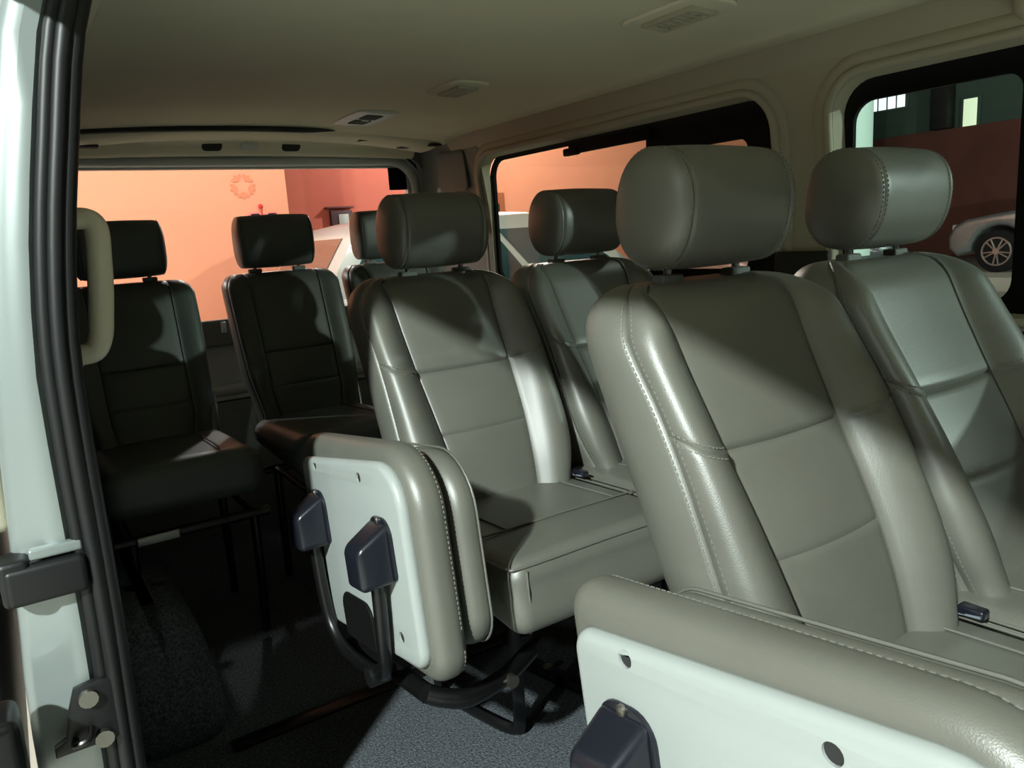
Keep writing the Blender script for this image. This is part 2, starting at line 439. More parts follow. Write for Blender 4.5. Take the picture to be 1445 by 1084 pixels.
def rear_end():
    # tailgate opening frame: rear bulkhead with a rounded opening
    out = dense([(.0, -.03), (1.66, -.03), (1.66, 1.50), (.0, 1.50)], .2)
    op = rrect(.155, 1.525, .55, 1.372, (.05, .05, .115, .115), 8)
    def bulk(name, outer, hole, m, y0, t, kind=True):
        V = []; F = []; loops = [outer, hole]
        for dy in (0, t):
            st = len(V)
            for lp in loops: V += [(x, y0+dy, z) for x, z in lp]
            fl = list(range(st, len(V)))
            for tri in tessellate_polygon([[Vector((p[0], p[1], 0)) for p in lp] for lp in loops]): F.append([fl[i] for i in tri])
        h = len(V)//2; o = 0
        for lp in loops:
            n = len(lp)
            for i in range(n): F.append([o+i, o+(i+1) % n, h+o+(i+1) % n, h+o+i])
            o += n
        return obj(name, V, F, m)
    struct(bulk('wall_rear', out, inset(op, -.045), TRIM_G, 2.96, .05))
    # tailgate: painted frame, glass, black corner sticker
    e = bpy.data.objects.new('door_2', None); COL.objects.link(e); struct(e, 'silver framed tailgate with wide rear window', 'tailgate')
    gl = rrect(.19, 1.498, .80, 1.362, (.05, .05, .035, .035), 6)
    o = bulk('tailgate_frame', dense(inset(op, -.06), .2), gl, TAILGATE, 3.02, .03); o.parent = e
    ring = [(x, 3.005, z) for x, z in inset(rrect(.155, 1.525, .55, 1.385, (.05, .05, .115, .115), 8), -.006)]
    obj('tailgate_rim', *tube(ring, .022, 10, closed=True), TAILGATE, e, ang=80)
    ring = [(x, 2.985, z) for x, z in inset(op, -.052)]
    obj('weather_seal', *tube(ring, .013, 8, closed=True), RUBBER, e, ang=80)
    obj('pane', *pillow(inset(gl, -.01), .004, .001, 1, fn=lambda p, q, d: (p, 3.04+d, q)), GL_CLEAR, e)
    obj('black_sticker', *pillow(rrect(1.418, 1.500, 1.272, 1.364, (.004, .004, .03, .004), 3), .002, .0005, 1, fn=lambda p, q, d: (p, 3.030+d, q)), FRAMEBLK, e)
    g = G().add(rbox(.60, .015, .05, .012, 2, 2, c=(.84, 3.0, .765)))
    obj('lower_lining', g.v, g.f, TRIM_G, e)
    g = G().add(rbox(.012, .004, .022, .003, 2, 1, c=(.668, 2.984, .785)))
    obj('latch_plate', g.v, g.f, CHROME, e)
    g = G().add(rbox(.0015, .0015, .016, .001, 1, 1, c=(1.215, 2.999, 1.395)))
    # header trim above the tailgate with two oval vents and a lamp lens
    prof = [(2.66, 1.505), (2.70, 1.482), (2.72, 1.462), (2.80, 1.452), (2.88, 1.452), (2.915, 1.448), (2.93, 1.43), (2.945, 1.41), (2.965, 1.402)]
    xs = [.20+.1*i for i in range(14)]
    V = []; F = []
    for x in xs:
        d = .045*((x-.84)/.65)**2
        for y, z in prof: V.append((x, y, z-d*(1 if y < 2.9 else .25)))
    n = len(prof)
    for j in range(len(xs)-1):
        for i in range(n-1): F.append([j*n+i, j*n+i+1, (j+1)*n+i+1, (j+1)*n+i])
    tr = struct(obj('trim_3', V, F, HEADLINER, ang=60))
    for cx in (.70, .985):
        g = G().add(pillow(rrect(cx-.035, cx+.035, 1.416, 1.446, (.014, .014, .006, .006), 4), .006, .002, 2, fn=lambda p, q, d: (p, 2.922+d+(1.446-q)*.55-.004, q)))
        o = obj('oval_slot', g.v, g.f, VENTD, tr)
    g = G().add(pillow(rrect(.80, .862, 1.418, 1.444, .008, 4), .006, .002, 2, fn=lambda p, q, d: (p, 2.922+d+(1.446-q)*.55-.006, q)))
    obj('rear_lamp_lens', g.v, g.f, LENS, tr)
    # dark air slot across the rear of the headliner
    pth = []
    for i in range(25):
        x = .14+(1.06-.14)*i/24; pth.append((x, 2.668, 1.4575-.030*((x-.80)/.7)**2))
    rr = [.013*min(1, (24-i)/3+.15) for i in range(25)]
    struct(obj('trim_4', *tube(pth, rr, 8, flat=.9), VENTD))
    # far rear corner pillar cover
    V = []; F = []
    zs = [-.03+.1*i for i in range(15)]+[1.42, 1.46]
    for z in zs:
        k = max(0, (z-1.28)/.18)**2*.03
        for x, y in ((1.615-k, 2.56), (1.60-k, 2.64), (1.60-k, 2.78), (1.585-k, 2.88), (1.56-k, 2.955), (1.53-k, 2.972)):
            V.append((min(x, xr(z)-.004), y, z))
    for j in range(len(zs)-1):
        for i in range(5): F.append([j*6+i, j*6+i+1, (j+1)*6+i+1, (j+1)*6+i])
    tp = struct(obj('trim_5', V, F, TRIM_G, ang=60))
    g = G().add(pillow(rrect(2.66, 2.86, 1.24, 1.395, .02, 4), .008, .003, 2, fn=lambda p, q, d: (1.584-d-.1*max(0, q-1.28)-.1*max(0, p-2.75), p, q)))
    obj('pillar_cover', g.v, g.f, TRIM_G, tp)
    for (x, y, z) in ((1.22, 2.80, 1.441), (1.40, 2.83, 1.420), (1.48, 2.72, 1.415)):
        o = obj('fastener_cap', *rbox(.022, .018, .004, .003, 2, 1, c=(x, y, z)), VENTD, tr)
    g = G().add(rbox(.03, .022, .004, .003, 2, 1, c=(.30, 2.85, 1.418))); obj('fastener_cap', g.v, g.f, VENTD, tr)
rear_end()

def door_side():
    # inner lining of the door side behind the opening
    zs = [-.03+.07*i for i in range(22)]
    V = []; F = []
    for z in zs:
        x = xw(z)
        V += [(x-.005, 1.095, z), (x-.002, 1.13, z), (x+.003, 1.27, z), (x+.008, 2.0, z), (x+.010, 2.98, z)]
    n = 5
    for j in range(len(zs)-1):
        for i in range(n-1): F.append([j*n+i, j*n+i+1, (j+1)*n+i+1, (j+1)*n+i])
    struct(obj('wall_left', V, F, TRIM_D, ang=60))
    # outer painted body side with the return of the door jamb
    V = []; F = []
    zs2 = [-.09+.065*i for i in range(24)]
    def xo(z): return xin(z)-.075-.025*max(0, min(1, (1.0-z)/.4))
    for z in zs2:
        xi = xin(z); a = xo(z)
        for x, y in ((xi-.004, .915), (xi-.006, .898), (xi-.016, .897), (xi-.034, .894), (xi-.040, .886), (xi-.054, .886), (xi-.060, .893), (a+.010, .895), (a+.002, .902), (a, .92), (a-.004, 1.6), (a, 2.52)):
            V.append(jm(x, y, z))
    n = 12
    for j in range(len(zs2)-1):
        for i in range(n-1): F.append([j*n+i, j*n+i+1, (j+1)*n+i+1, (j+1)*n+i])
    jb = struct(obj('wall_left_jamb', V, F, PAINT, ang=50))
    # door header over the opening
    V = []; F = []
    prof = [(.20, 1.50), (.19, 1.445), (.165, 1.415), (.14, 1.405), (.08, 1.40), (.03, 1.388), (.012, 1.39), (.008, 1.41), (.05, 1.52)]
    for y in (-1.3, .2, 1.11):
        for x, z in prof: V.append((x, y, z))
    n = len(prof)
    for j in range(2):
        for i in range(n-1): F.append([j*n+i, j*n+i+1, (j+1)*n+i+1, (j+1)*n+i])
    struct(obj('trim_6', V, F, PAINT, ang=60))
    # door-side headliner edge behind the opening
    prof = [(.218, 1.464), (.195, 1.445), (.168, 1.408), (.142, 1.37)]
    V = []; F = []
    for y in (1.09, 1.5, 2.3, 2.95):
        for x, z in prof: V.append((x, y, z))
    n = 4
    for j in range(3):
        for i in range(n-1): F.append([j*n+i, j*n+i+1, (j+1)*n+i+1, (j+1)*n+i])
    struct(obj('trim_7', V, F, HEADLINER, ang=60))
    # weatherstrip ribs
    ws = thing('weatherstrip', 'black rubber weatherstrip down the door opening', 'weatherstrip', (.05, 1.08, -.2))
    L = ws.location
    for dx, dy, r in ((-.0285, -.003, .0075), (-.0175, -.008, .008), (-.0075, -.003, .0085)):
        pth = smooth_path([Vector(jm(xin(z)+dx, .888+dy, z))-L for z in [-.02+.1*i for i in range(14)]+[1.36]], 3)
        obj('rib', *tube(pth, r*KJ, 10), RUBBER, ws, ang=80)
    # striker on the jamb
    s = thing('door_striker', 'black door striker with two pale bolts on the silver jamb', 'striker', jm(.004, .885, .585)); s.scale = (KJ,)*3
    g = G().add(pillow(dense([(-.034, -.034), (.03, -.034), (.03, .036), (.016, .040), (-.008, .036), (-.016, .012), (-.022, -.016), (-.034, -.022)], .02), .012, .004, 2, fn=lambda p, q, d: (p, -d, q)))
    obj('plate', g.v, g.f, RUBBER, s)
    for (x, z) in ((.004, .024), (.012, -.026)):
        o = obj('bolt', *tube([(x, -.011, z), (x, -.019, z)], .0095, 12), STEEL, s)
    g = G().add(tube(smooth_path([(-.014, -.011, -.020), (-.016, -.025, -.018), (-.002, -.028, -.014), (.002, -.011, -.012)], 4), .0035, 8)); obj('loop', g.v, g.f, BLACKM, s)
    # black end of the centre guide rail on the jamb, with its lip
    s = thing('guide_rail', 'black end of the sliding door rail beside the jamb', 'door rail', jm(0, .88, .75)); s.scale = (KJ,)*3
    g = G().add(rbox(.036, .012, .020, .006, 2, 2, c=(-.008, 0, -.004)))
    g.add(rbox(.014, .02, .024, .006, 2, 2, c=(-.034, .01, .0)))
    obj('rail_end', g.v, g.f, RUBBER, s)
    obj('lip', *rbox(.024, .006, .006, .003, 2, 1, c=(.004, .003, .024)), PAINT, s)
    # sliding door pushed open behind the jamb
    d = bpy.data.objects.new('door_1', None); COL.objects.link(d); struct(d, 'open sliding door pushed back outside the jamb', 'sliding door')
    d.location = jm(-.06, .97, 0); d.scale = (KJ,)*3
    def dx(z): return xin(z)-.110-.045*max(0, min(1, (1.05-z)/.3))
    V = []; F = []
    zs3 = [.30+.05*i for i in range(22)]
    for z in zs3:
        a = dx(z)+.06+.030
        for x, y in ((a-.09, 1.2), (a-.07, .0), (a-.045, -.02), (a-.012, -.015), (a-.003, 0), (a, .04), (a, 1.2)): V.append((x, y, z))
    for j in range(len(zs3)-1):
        for i in range(6): F.append([j*7+i, j*7+i+1, (j+1)*7+i+1, (j+1)*7+i])
    F += [[i for i in range(7)][::-1], [(len(zs3)-1)*7+i for i in range(7)]]
    obj('door_panel', V, F, PAINT, d, ang=50)
    V = []; F = []
    for z in (.93, 1.0, 1.1, 1.2, 1.28):
        a = dx(z)+.06+.030-.094
        V += [(a, .10, z), (a-.001, 1.12, z)]
    for j in range(4): F.append([2*j, 2*j+1, 2*j+3, 2*j+2])
    obj('door_window', V, F, CARGLASS, d)
    obj('door_seal', *tube(smooth_path([(dx(z)+.085, -.018, z) for z in [.32+.1*i for i in range(11)]], 3), .007, 8), RUBBER, d, ang=80)
    g = G().add(rbox(.014, .02, .07, .01, 2, 2, c=(dx(.85)+.104, -.03, .86)))
    obj('door_trim_edge', g.v, g.f, TRIM, d)
    g = G().add(rbox(.03, .03, .06, .01, 2, 2, c=(-.022, -.13, .58))).add(rbox(.03, .10, .015, .008, 2, 2, c=(-.030, -.06, .53)))
    obj('roller_bracket', g.v, g.f, BLACKM, d)
    # cream grab handle on the pillar
    h = thing('grab_handle', 'cream plastic grab handle on the pillar beside the door seal', 'grab handle', jm(.060, 1.0, 1.03)); h.scale = (KJ,)*3
    pts = [(.012, 0, .076), (.030, -.001, .077), (.040, -.002, .066), (.038, -.003, .030), (.035, -.003, 0), (.031, -.003, -.03), (.027, -.002, -.055), (.018, -.001, -.072), (.0, 0, -.075)]
    pth = smooth_path(pts, 6)
    obj('grip', *tube(pth, [.0115+.002*math.sin(PI*i/(len(pth)-1)) for i in range(len(pth))], 12, flat=1.0), CREAM, h, ang=80)
    for x, z in ((.010, .075), (-.004, -.074)): obj('mount', *rbox(.010, .012, .015, .006, 2, 1, c=(x, 0, z)), CREAM, h)
    # carpeted wheel arch
    def wp(q):
        k = max(0, min(1, (q[2]+.17)/.34)); return (q[0]-.05*k*k*(1 if q[0] > 0 else 0), q[1]+.10*k*k*(1 if q[1] < 0 else -1), q[2])
    wa = obj('wall_left_wheel_arch', *rbox(.11, .36, .16, .07, 4, 4, warp=wp, c=(.175, 2.02, .13)), CARPET); struct(wa)
door_side()

# ------------------------------------------------------------------ passenger seats
class Back:
    """upholstered backrest surface: centre panel, bolsters, sides and back, one continuous form"""
    def __init__(s, yf, zb, zt, w, xa, bd, thick, rc, rt, zw):
        s.yf, s.zb, s.zt, s.w, s.xa, s.bd, s.th, s.rc, s.rt, s.zw = yf, zb, zt, w, xa, bd, thick, rc, rt, zw
    def dims(s, z):
        w = interps(s.w, z); xa = interps(s.xa, z); yf = interps(s.yf, z); bd = interps(s.bd, z); th = interps(s.th, z)
        q = max(0, min(1, (z-(s.zt-s.rc))/s.rc)); sh = s.rc*(1-math.sqrt(max(0, 1-q*q)))
        p = max(0, min(1, (z-(s.zt-s.rt))/s.rt)); st = s.rt*(1-math.sqrt(max(0, 1-p*p)))
        yf += st*.9; th -= st*1.55; w -= sh; bd *= 1-.75*p*p
        xa = min(xa, w-.06*(1-.5*q))
        return w, xa, yf, bd, max(.02, th)
    def pt(s, kind, t, side, z):
        w, xa, yf, bd, th = s.dims(z); yb = yf+th; xb = w-.010
        if kind == 'c':
            x = t*xa; return (x, yf-.009*(1-t*t), z)
        if kind == 'b':
            x, y = bez((xa, yf), (xa+.028, yf-bd*1.25), (xb+.006, yf-bd*1.55), (xb, yf+.010), t)
            zz = z+s.zw[1]*t*math.exp(-((z-s.zw[0])/.12)**2)
            return (side*x, y, zz)
        if kind == 's':
            x, y = bez((xb, yf+.010), (w+.005, yf+.045), (w+.003, yb-.035), (w-.035, yb), t)
            zz = z+s.zw[1]*(1-t)*math.exp(-((z-s.zw[0])/.12)**2)
            return (side*x, y, zz)
        if kind == 'k':
            return (t*(w-.035), yb+.012*(1-t*t), z)
    def normal(s, kind, t, side, z):
        e = 1e-3
        a = Vector(s.pt(kind, t+e, side, z))-Vector(s.pt(kind, t-e, side, z)); b = Vector(s.pt(kind, t, side, z+e))-Vector(s.pt(kind, t, side, z-e))
        n = a.cross(b)
        if n.length < 1e-12: return Vector((0, -1, 0))
        n.normalize(); c = Vector((0, s.dims(z)[2]+.05, z)); p = Vector(s.pt(kind, t, side, z))
        return n if n.dot(p-c) > 0 else -n
def build_backrest(seat, B, seams, m, cross_bolster=True, stitch=True, double=True):
    """seams: heights of the cross seams, top first"""
    cc = [-.8, -.6, -.4, -.2, 0, .2, .4, .6, .8]
    C = [('c', -1)]; C += [('c', t) for t in (-.975, -.93)]+[('c', t) for t in cc]+[('c', .93), ('c', .975)]
    bt = [0, .03, .08, .17, .28, .4, .52, .64, .75, .85, .93, .975]
    st = [0, .03, .08, .2, .35, .5, .65, .8, .92]
    cols = [('c', t, 1) for k, t in C]
    cols += [('b', t, 1) for t in bt]+[('s', t, 1) for t in st]
    cols += [('k', t, 1) for t in (1, .75, .5, .25, 0, -.25, -.5, -.75)]
    cols += [('s', 1, -1)]+[('s', t, -1) for t in reversed(st)]+[('b', t, -1) for t in reversed(bt[1:])]
    zs = set()
    n0 = 26
    for i in range(n0+1): zs.add(B.zb+(B.zt-B.rt-B.zb)*i/n0)
    for i in range(1, 9): zs.add(B.zt-B.rt+B.rt*math.sin(.5*PI*i/8))
    zs = [z for z in zs if all(abs(z-q) > .010 for q in seams)]
    for q in seams: zs += [q-.009, q-.0034, q, q+.0034, q+.009]
    zs = sorted(zs)
    nc = len(cols); V = []
    for z in zs:
        for k, t, sd in cols:
            p = Vector(B.pt(k, t, sd, z)); d = 0.
            if (k == 'c' and abs(t) == 1) or (k == 'b' and t == 0): d = .0045
            elif (k == 'c' and abs(t) > .96) or (k == 'b' and t == .03): d = .0016
            elif k == 's' and t == 0: d = .0035
            elif (k == 'b' and t > .96) or (k == 's' and t == .03): d = .0006
            for iq, q in enumerate(seams):
                e = abs(z-q); amp = (.0075 if iq == 0 else .0032)
                if k == 'c' or (iq == 0 and cross_bolster and k == 'b'):
                    if k == 'b': amp = .0028
                    if e < 1e-6: d = max(d, amp)
                    elif e < .004: d = max(d, amp*.3)
            if d: p -= B.normal(k, min(.999, max(-.999, t)), sd, z)*d
            V.append(p)
    patches = {}
    for j in range(len(zs)-1):
        zm = .5*(zs[j]+zs[j+1])
        band = sum(1 for q in seams if zm < q)
        for i in range(nc):
            k, t, sd = cols[i]; k2, t2, sd2 = cols[(i+1) % nc]
            if k == 'c' and (k2 == 'c' or k2 == 'b'): key = ('centre', band)
            elif k == 'b' and sd == 1: key = ('bolster', 1, min(band, 1) if cross_bolster else 0)
            elif sd == -1 and (k == 'b' or (k == 's' and t == 0)): key = ('bolster', -1, min(band, 1) if cross_bolster else 0)
            else: key = 'body'
            patches.setdefault(key, []).append([j*nc+i, j*nc+(i+1) % nc, (j+1)*nc+(i+1) % nc, (j+1)*nc+i])
    top = len(zs)-1
    patches['body'].append([top*nc+i for i in range(nc)])
    patches['body'].append([i for i in range(nc)][::-1])
    def sub(fs):
        ids = sorted({i for f in fs for i in f}); mp = {q: i for i, q in enumerate(ids)}
        return [V[i] for i in ids], [[mp[i] for i in f] for f in fs]
    bo = obj('backrest', *sub(patches['body']), m, seat, ang=70)
    names = {0: 'upper_panel', 1: 'middle_panel', 2: 'lower_panel'}
    for key, fs in patches.items():
        if key == 'body': continue
        nm = names[key[1]] if key[0] == 'centre' else 'bolster_panel'
        obj(nm, *sub(fs), m, bo, ang=80)
    if stitch:
        g = G()
        zz = [B.zb+.06+(B.zt-.012-B.zb-.06)*i/60 for i in range(61)]
        for sd in (-1, 1):
            for kind, t in ((('b', .93), ('s', .045)) if double else (('b', .93),)):
                pth = [B.pt(kind, t, sd, z) for z in zz]; g.add_ = g.add
                d = dashes(pth, lambda i, kk=kind, tt=t, ss=sd: B.normal(kk, tt, ss, zz[i])); g.add((d.v, d.f))
            if cross_bolster:
                for dz in (-.006, .006):
                    tt = [.04+.92*i/24 for i in range(25)]
                    pth = [B.pt('b', t, sd, seams[0]+dz) for t in tt]
                    d = dashes(pth, lambda i, ss=sd: B.normal('b', tt[i], ss, seams[0])); g.add((d.v, d.f))
        s_ = obj('stitching', g.v, g.f, THREAD, bo); s_['kind'] = 'stuff'
    return bo
def build_headrest(seat, c, hw, hd, hh, xs, n, m, tilt=0., post_top=None, post_y=0., post_dx=.073, zguide=.985, stitch=True, capn=2.4):
    """bolster-shaped headrest with end panels; posts run down into guides on the backrest"""
    NA = 40
    st = [0, .25, .5, .7, .85, .94, .985, 1.0]
    xl = [(xs*t, 1-.03*t*t, 0) for t in st]
    xl[-1] = (xs, .97, .0035); xl[-2] = (xs-.002, .97, .0012)
    for t in (.05, .12, .25, .4, .55, .7, .82, .9, .96, 1.0):
        x = xs+(hw-xs)*t; xl.append((x, .97*max(.0, (1-t**capn))**(1/2.2), .0012 if t == .05 else 0))
    def sec(x, k, d):
        out = []
        for i in range(NA):
            a = 2*PI*i/NA; ca, sa = math.cos(a), math.sin(a)
            y = hd*k*math.copysign(abs(ca)**(2/n), ca); z = hh*k*math.copysign(abs(sa)**(2/n), sa)
            if d: y -= d*ca; z -= d*sa
            # flatter underside, front face leans
            y2 = y*math.cos(tilt)-z*math.sin(tilt); z2 = y*math.sin(tilt)+z*math.cos(tilt)
            out.append((c[0]+x, c[1]+y2, c[2]+z2))
        return out
    V = []; F = []
    seq = [(-x, k, d) for x, k, d in reversed(xl[1:8])]+[(x, k, d) for x, k, d in xl[:8]]
    for x, k, d in seq: V += sec(x, k, d)
    for j in range(len(seq)-1):
        for i in range(NA): F.append([j*NA+i, j*NA+(i+1) % NA, (j+1)*NA+(i+1) % NA, (j+1)*NA+i])
    h = obj('headrest', V, F, m, seat, ang=80)
    for sd in (-1, 1):
        V = []; F = []; cap = xl[7:]
        for x, k, d in cap[:-1]: V += sec(sd*x, k, d)
        for j in range(len(cap)-2):
            for i in range(NA): F.append([j*NA+i, j*NA+(i+1) % NA, (j+1)*NA+(i+1) % NA, (j+1)*NA+i])
        V.append((c[0]+sd*hw, c[1], c[2])); b = (len(cap)-2)*NA
        for i in range(NA): F.append([b+i, b+(i+1) % NA, len(V)-1])
        obj('end_panel', V, F, m, h, ang=80)
    if stitch:
        g = G()
        for sd in (-1, 1):
            for dx_, k in ((-.006, .975), (.006, .965)):
                pth = sec(sd*(xs+dx_), k, 0); pth.append(pth[0])
                d = dashes(pth, lambda i: Vector((0, math.cos(2*PI*i/NA), math.sin(2*PI*i/NA)))); g.add((d.v, d.f))
        s_ = obj('stitching', g.v, g.f, THREAD, h); s_['kind'] = 'stuff'
    for sd in (-1, 1):
        x = c[0]+sd*post_dx
        obj('post', *tube([(x, c[1]+post_y, zguide-.03), (x, c[1]+post_y, c[2]-hh*.7)], .0062, 10), CHROME, h)
        g = G().add(rbox(.021, .013, .007, .004, 2, 1, c=(x, c[1]+post_y, zguide+.004)))
        obj('post_guide', g.v, g.f, TRIM_G, h)
    return h

YF = [(.40, .478), (.487, .505), (.575, .535), (.645, .567), (.71, .602), (.775, .640), (.87, .690), (.95, .728), (1.0, .75)]
def passenger_seat():
    s = thing('passenger_seat', '', 'seat', (0, 0, 0))
    B = Back(YF, .44, .979, [(.44, .160), (.50, .182), (.56, .206), (.62, .2165), (.9, .2155), (1, .211)], [(.44, .085), (.52, .098), (.645, .112), (.775, .123), (1, .135)],
             [(.44, .030), (.6, .042), (.8, .040), (.95, .034), (1, .03)], [(.44, .15), (.8, .125), (1, .115)], .085, .050, (.775, .034))
    build_backrest(s, B, (.775, .645), LEATHER)
    build_headrest(s, (.034, .802, 1.081), .131, .076, .087, .100, 2.3, LEATHER, tilt=R(8), post_y=.008, zguide=.977)
    # cushion: sloping top, front roll, side and front panels meeting at a welted edge
    def wp(q):
        t = (q[1]+.225)/.45                                     # 0 at the front edge
        z = q[2]
        if z > 0: z += -.026*t+.010*(1-(q[0]/.215)**2)*(1 if z > .05 else .4)
        else: z += .03*t
        return (q[0]*(1 if z < .03 else .99), q[1]-(.012 if z < 0 and t < .2 else 0), z)
    cu = obj('seat_cushion', *rbox(.214, .225, .066, .034, 5, (8, 8, 3), warp=wp, c=(-.010, .368, .452)), LEATHER, s, ang=80)
    zt = lambda y: .452+.066-.026*((y-.16)/.45)+.010
    g = G()
    edge = [(-.211, .60, .490), (-.2115, .40, .4995), (-.211, .24, .508), (-.205, .185, .510), (-.18, .168, .511), (0, .166, .513), (.18, .168, .511), (.205, .185, .510), (.211, .24, .508), (.2115, .40, .4995), (.211, .60, .490)]
    edge = [(x-.012, y-.017, z) for x, y, z in edge]
    g.add(tube(smooth_path(edge, 5), .0026, 6))
    g2 = G().add(tube(smooth_path([(-.19, .300, zt(.30)-.004), (-.1, .292, zt(.292)-.0008), (0, .290, zt(.29)+.0012), (.1, .292, zt(.292)-.0008), (.19, .300, zt(.30)-.004)], 5), .0022, 6))
    for sd in (-1, 1):
        g2.add(tube(smooth_path([(sd*.128, .60, zt(.60)-.003), (sd*.130, .45, zt(.45)-.002), (sd*.131, .296, zt(.296)-.0015)], 5), .0022, 6))
        g.add(tube([(sd*.178-.012, .1455, .505), (sd*.18-.012, .1405, .47), (sd*.18-.012, .1345, .425), (sd*.178-.012, .138, .402), (sd*.176-.012, .150, .390)], .002, 6))
    obj('welt_seam', g.v, g.f, LEATHER, cu, ang=80); obj('top_seam', g2.v, g2.f, LEATHER, cu, ang=80)
    # floor frame
    fr = G()
    for x in (-.075, .14):
        fr.add(tube(smooth_path([(x-.05, .62, .39), (x-.055, .63, .2), (x-.06, .64, .04), (x-.055, .62, .012), (x-.02, .46, .012), (x, .405, .016), (x+.004, .392, .05), (x, .385, .2), (x-.01, .375, .40)], 5), .015, 8, flat=.7))
    fr.add(tube([(-.19, .33, .385), (.19, .33, .385)], .013, 8)).add(tube([(-.19, .60, .39), (.19, .60, .39)], .013, 8))
    obj('frame', fr.v, fr.f, BLACKM, s, ang=60)
    for x in (-.105, .11): obj('foot_bolt', *tube([(x, .54, .014), (x, .54, .030)], .011, 8), STEEL, s)
    # recliner hinge and buckle at the inner corner
    b = G().add(tube(smooth_path([(.190, .545, .47), (.193, .515, .503), (.190, .46, .514)], 5), .013, 6, flat=.25))
    obj('belt_strap', b.v, b.f, BELT, s, ang=60)
    obj('belt_buckle', *rbox(.010, .018, .007, .004, 2, 1, c=(.190, .475, .514), rot=None), BLACKP, s)
    return s
P0 = passenger_seat()
SEATS = [
 (.845, 0, 'taupe leather aisle seat of the nearest row, behind the large folded jump seat'),
 (1.286, 0, 'taupe leather window seat of the nearest row, at the right edge'),
 (.845, .856, 'taupe leather aisle seat in the middle row, behind the hinged jump seat'),
 (1.286, .856, 'taupe leather window seat in the middle row, beside the rear side window'),
]
for i, (x, y, lb) in enumerate(SEATS):
    o = P0 if i == 0 else copy_tree(P0)
    o.location = (x, y, 0); o['label'] = lb; o['group'] = 'forward rows of leather passenger seats'

def rear_seat():
    s = thing('rear_passenger_seat', '', 'seat')
    yf = [(.40, .55), (.50, .575), (.62, .605), (.75, .65), (.87, .69), (.95, .72), (1.0, .735)]
    B = Back(yf, .46, .986, [(.46, .160), (.56, .170), (.66, .190), (.8, .196), (1, .198)], [(.46, .115), (.8, .118), (1, .12)],
             [(.46, .012), (.8, .014), (1, .012)], [(.46, .13), (1, .11)], .05, .045, (.72, .0))
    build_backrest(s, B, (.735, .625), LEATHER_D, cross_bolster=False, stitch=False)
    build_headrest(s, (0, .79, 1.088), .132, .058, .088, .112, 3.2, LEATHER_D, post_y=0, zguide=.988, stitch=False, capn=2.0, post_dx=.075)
    def wp(q):
        t = (q[1]+.24)/.48; z = q[2]
        if z > 0: z += -.03*t+.008*(1-(q[0]/.2)**2)
        else: z += .02*t
        return (q[0], q[1], z)
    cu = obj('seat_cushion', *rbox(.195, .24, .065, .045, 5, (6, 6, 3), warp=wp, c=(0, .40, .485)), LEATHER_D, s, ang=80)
    g = G().add(tube(smooth_path([(-.17, .172, .526), (-.1, .166, .528), (.1, .166, .528), (.17, .172, .526), (.184, .20, .523), (.186, .4, .512)], 5), .0022, 6))
    g.add(tube(smooth_path([(.09, .17, .531), (.092, .22, .558), (.094, .40, .548), (.095, .58, .535)], 5), .0022, 6))
    obj('welt_seam', g.v, g.f, LEATHER_D, cu, ang=80)
    fr = G().add(tube([(-.19, .17, .37), (.19, .17, .37)], .014, 8)).add(tube([(-.19, .55, .37), (.19, .55, .37)], .014, 8))
    for x in (-.15, .15):
        fr.add(tube(smooth_path([(x, .17, .37), (x, .18, .2), (x, .20, .02)], 4), .013, 8)).add(tube([(x, .17, .37), (x, .55, .37)], .011, 8)).add(tube([(x, .55, .37), (x, .56, .0)], .013, 8))
    obj('frame', fr.v, fr.f, BLACKM, s, ang=60)
    o = obj('spring_bar', *rbox(.05, .004, .012, .003, 2, 1, c=(-.09, .150, .373)), STEEL, s)
    o = obj('recliner_lever', *tube(smooth_path([(.178, .60, .50), (.184, .63, .58), (.188, .66, .63)], 4), .006, 8), CHROME, s)
    return s
Q0 = rear_seat()
for i, (x, y, lb) in enumerate([
  (.318, 1.862, 'dark leather single seat of the back row, behind the grab handle'),
  (.795, 1.862, 'dark leather seat of the back row, beside the narrow gap'),
  (1.212, 1.862, 'dark leather window seat of the back row, mostly hidden behind middle aisle headrest')]):
    o = Q0 if i == 0 else copy_tree(Q0)
    o.location = (x, y, 0); o['label'] = lb; o['group'] = 'back row seats'

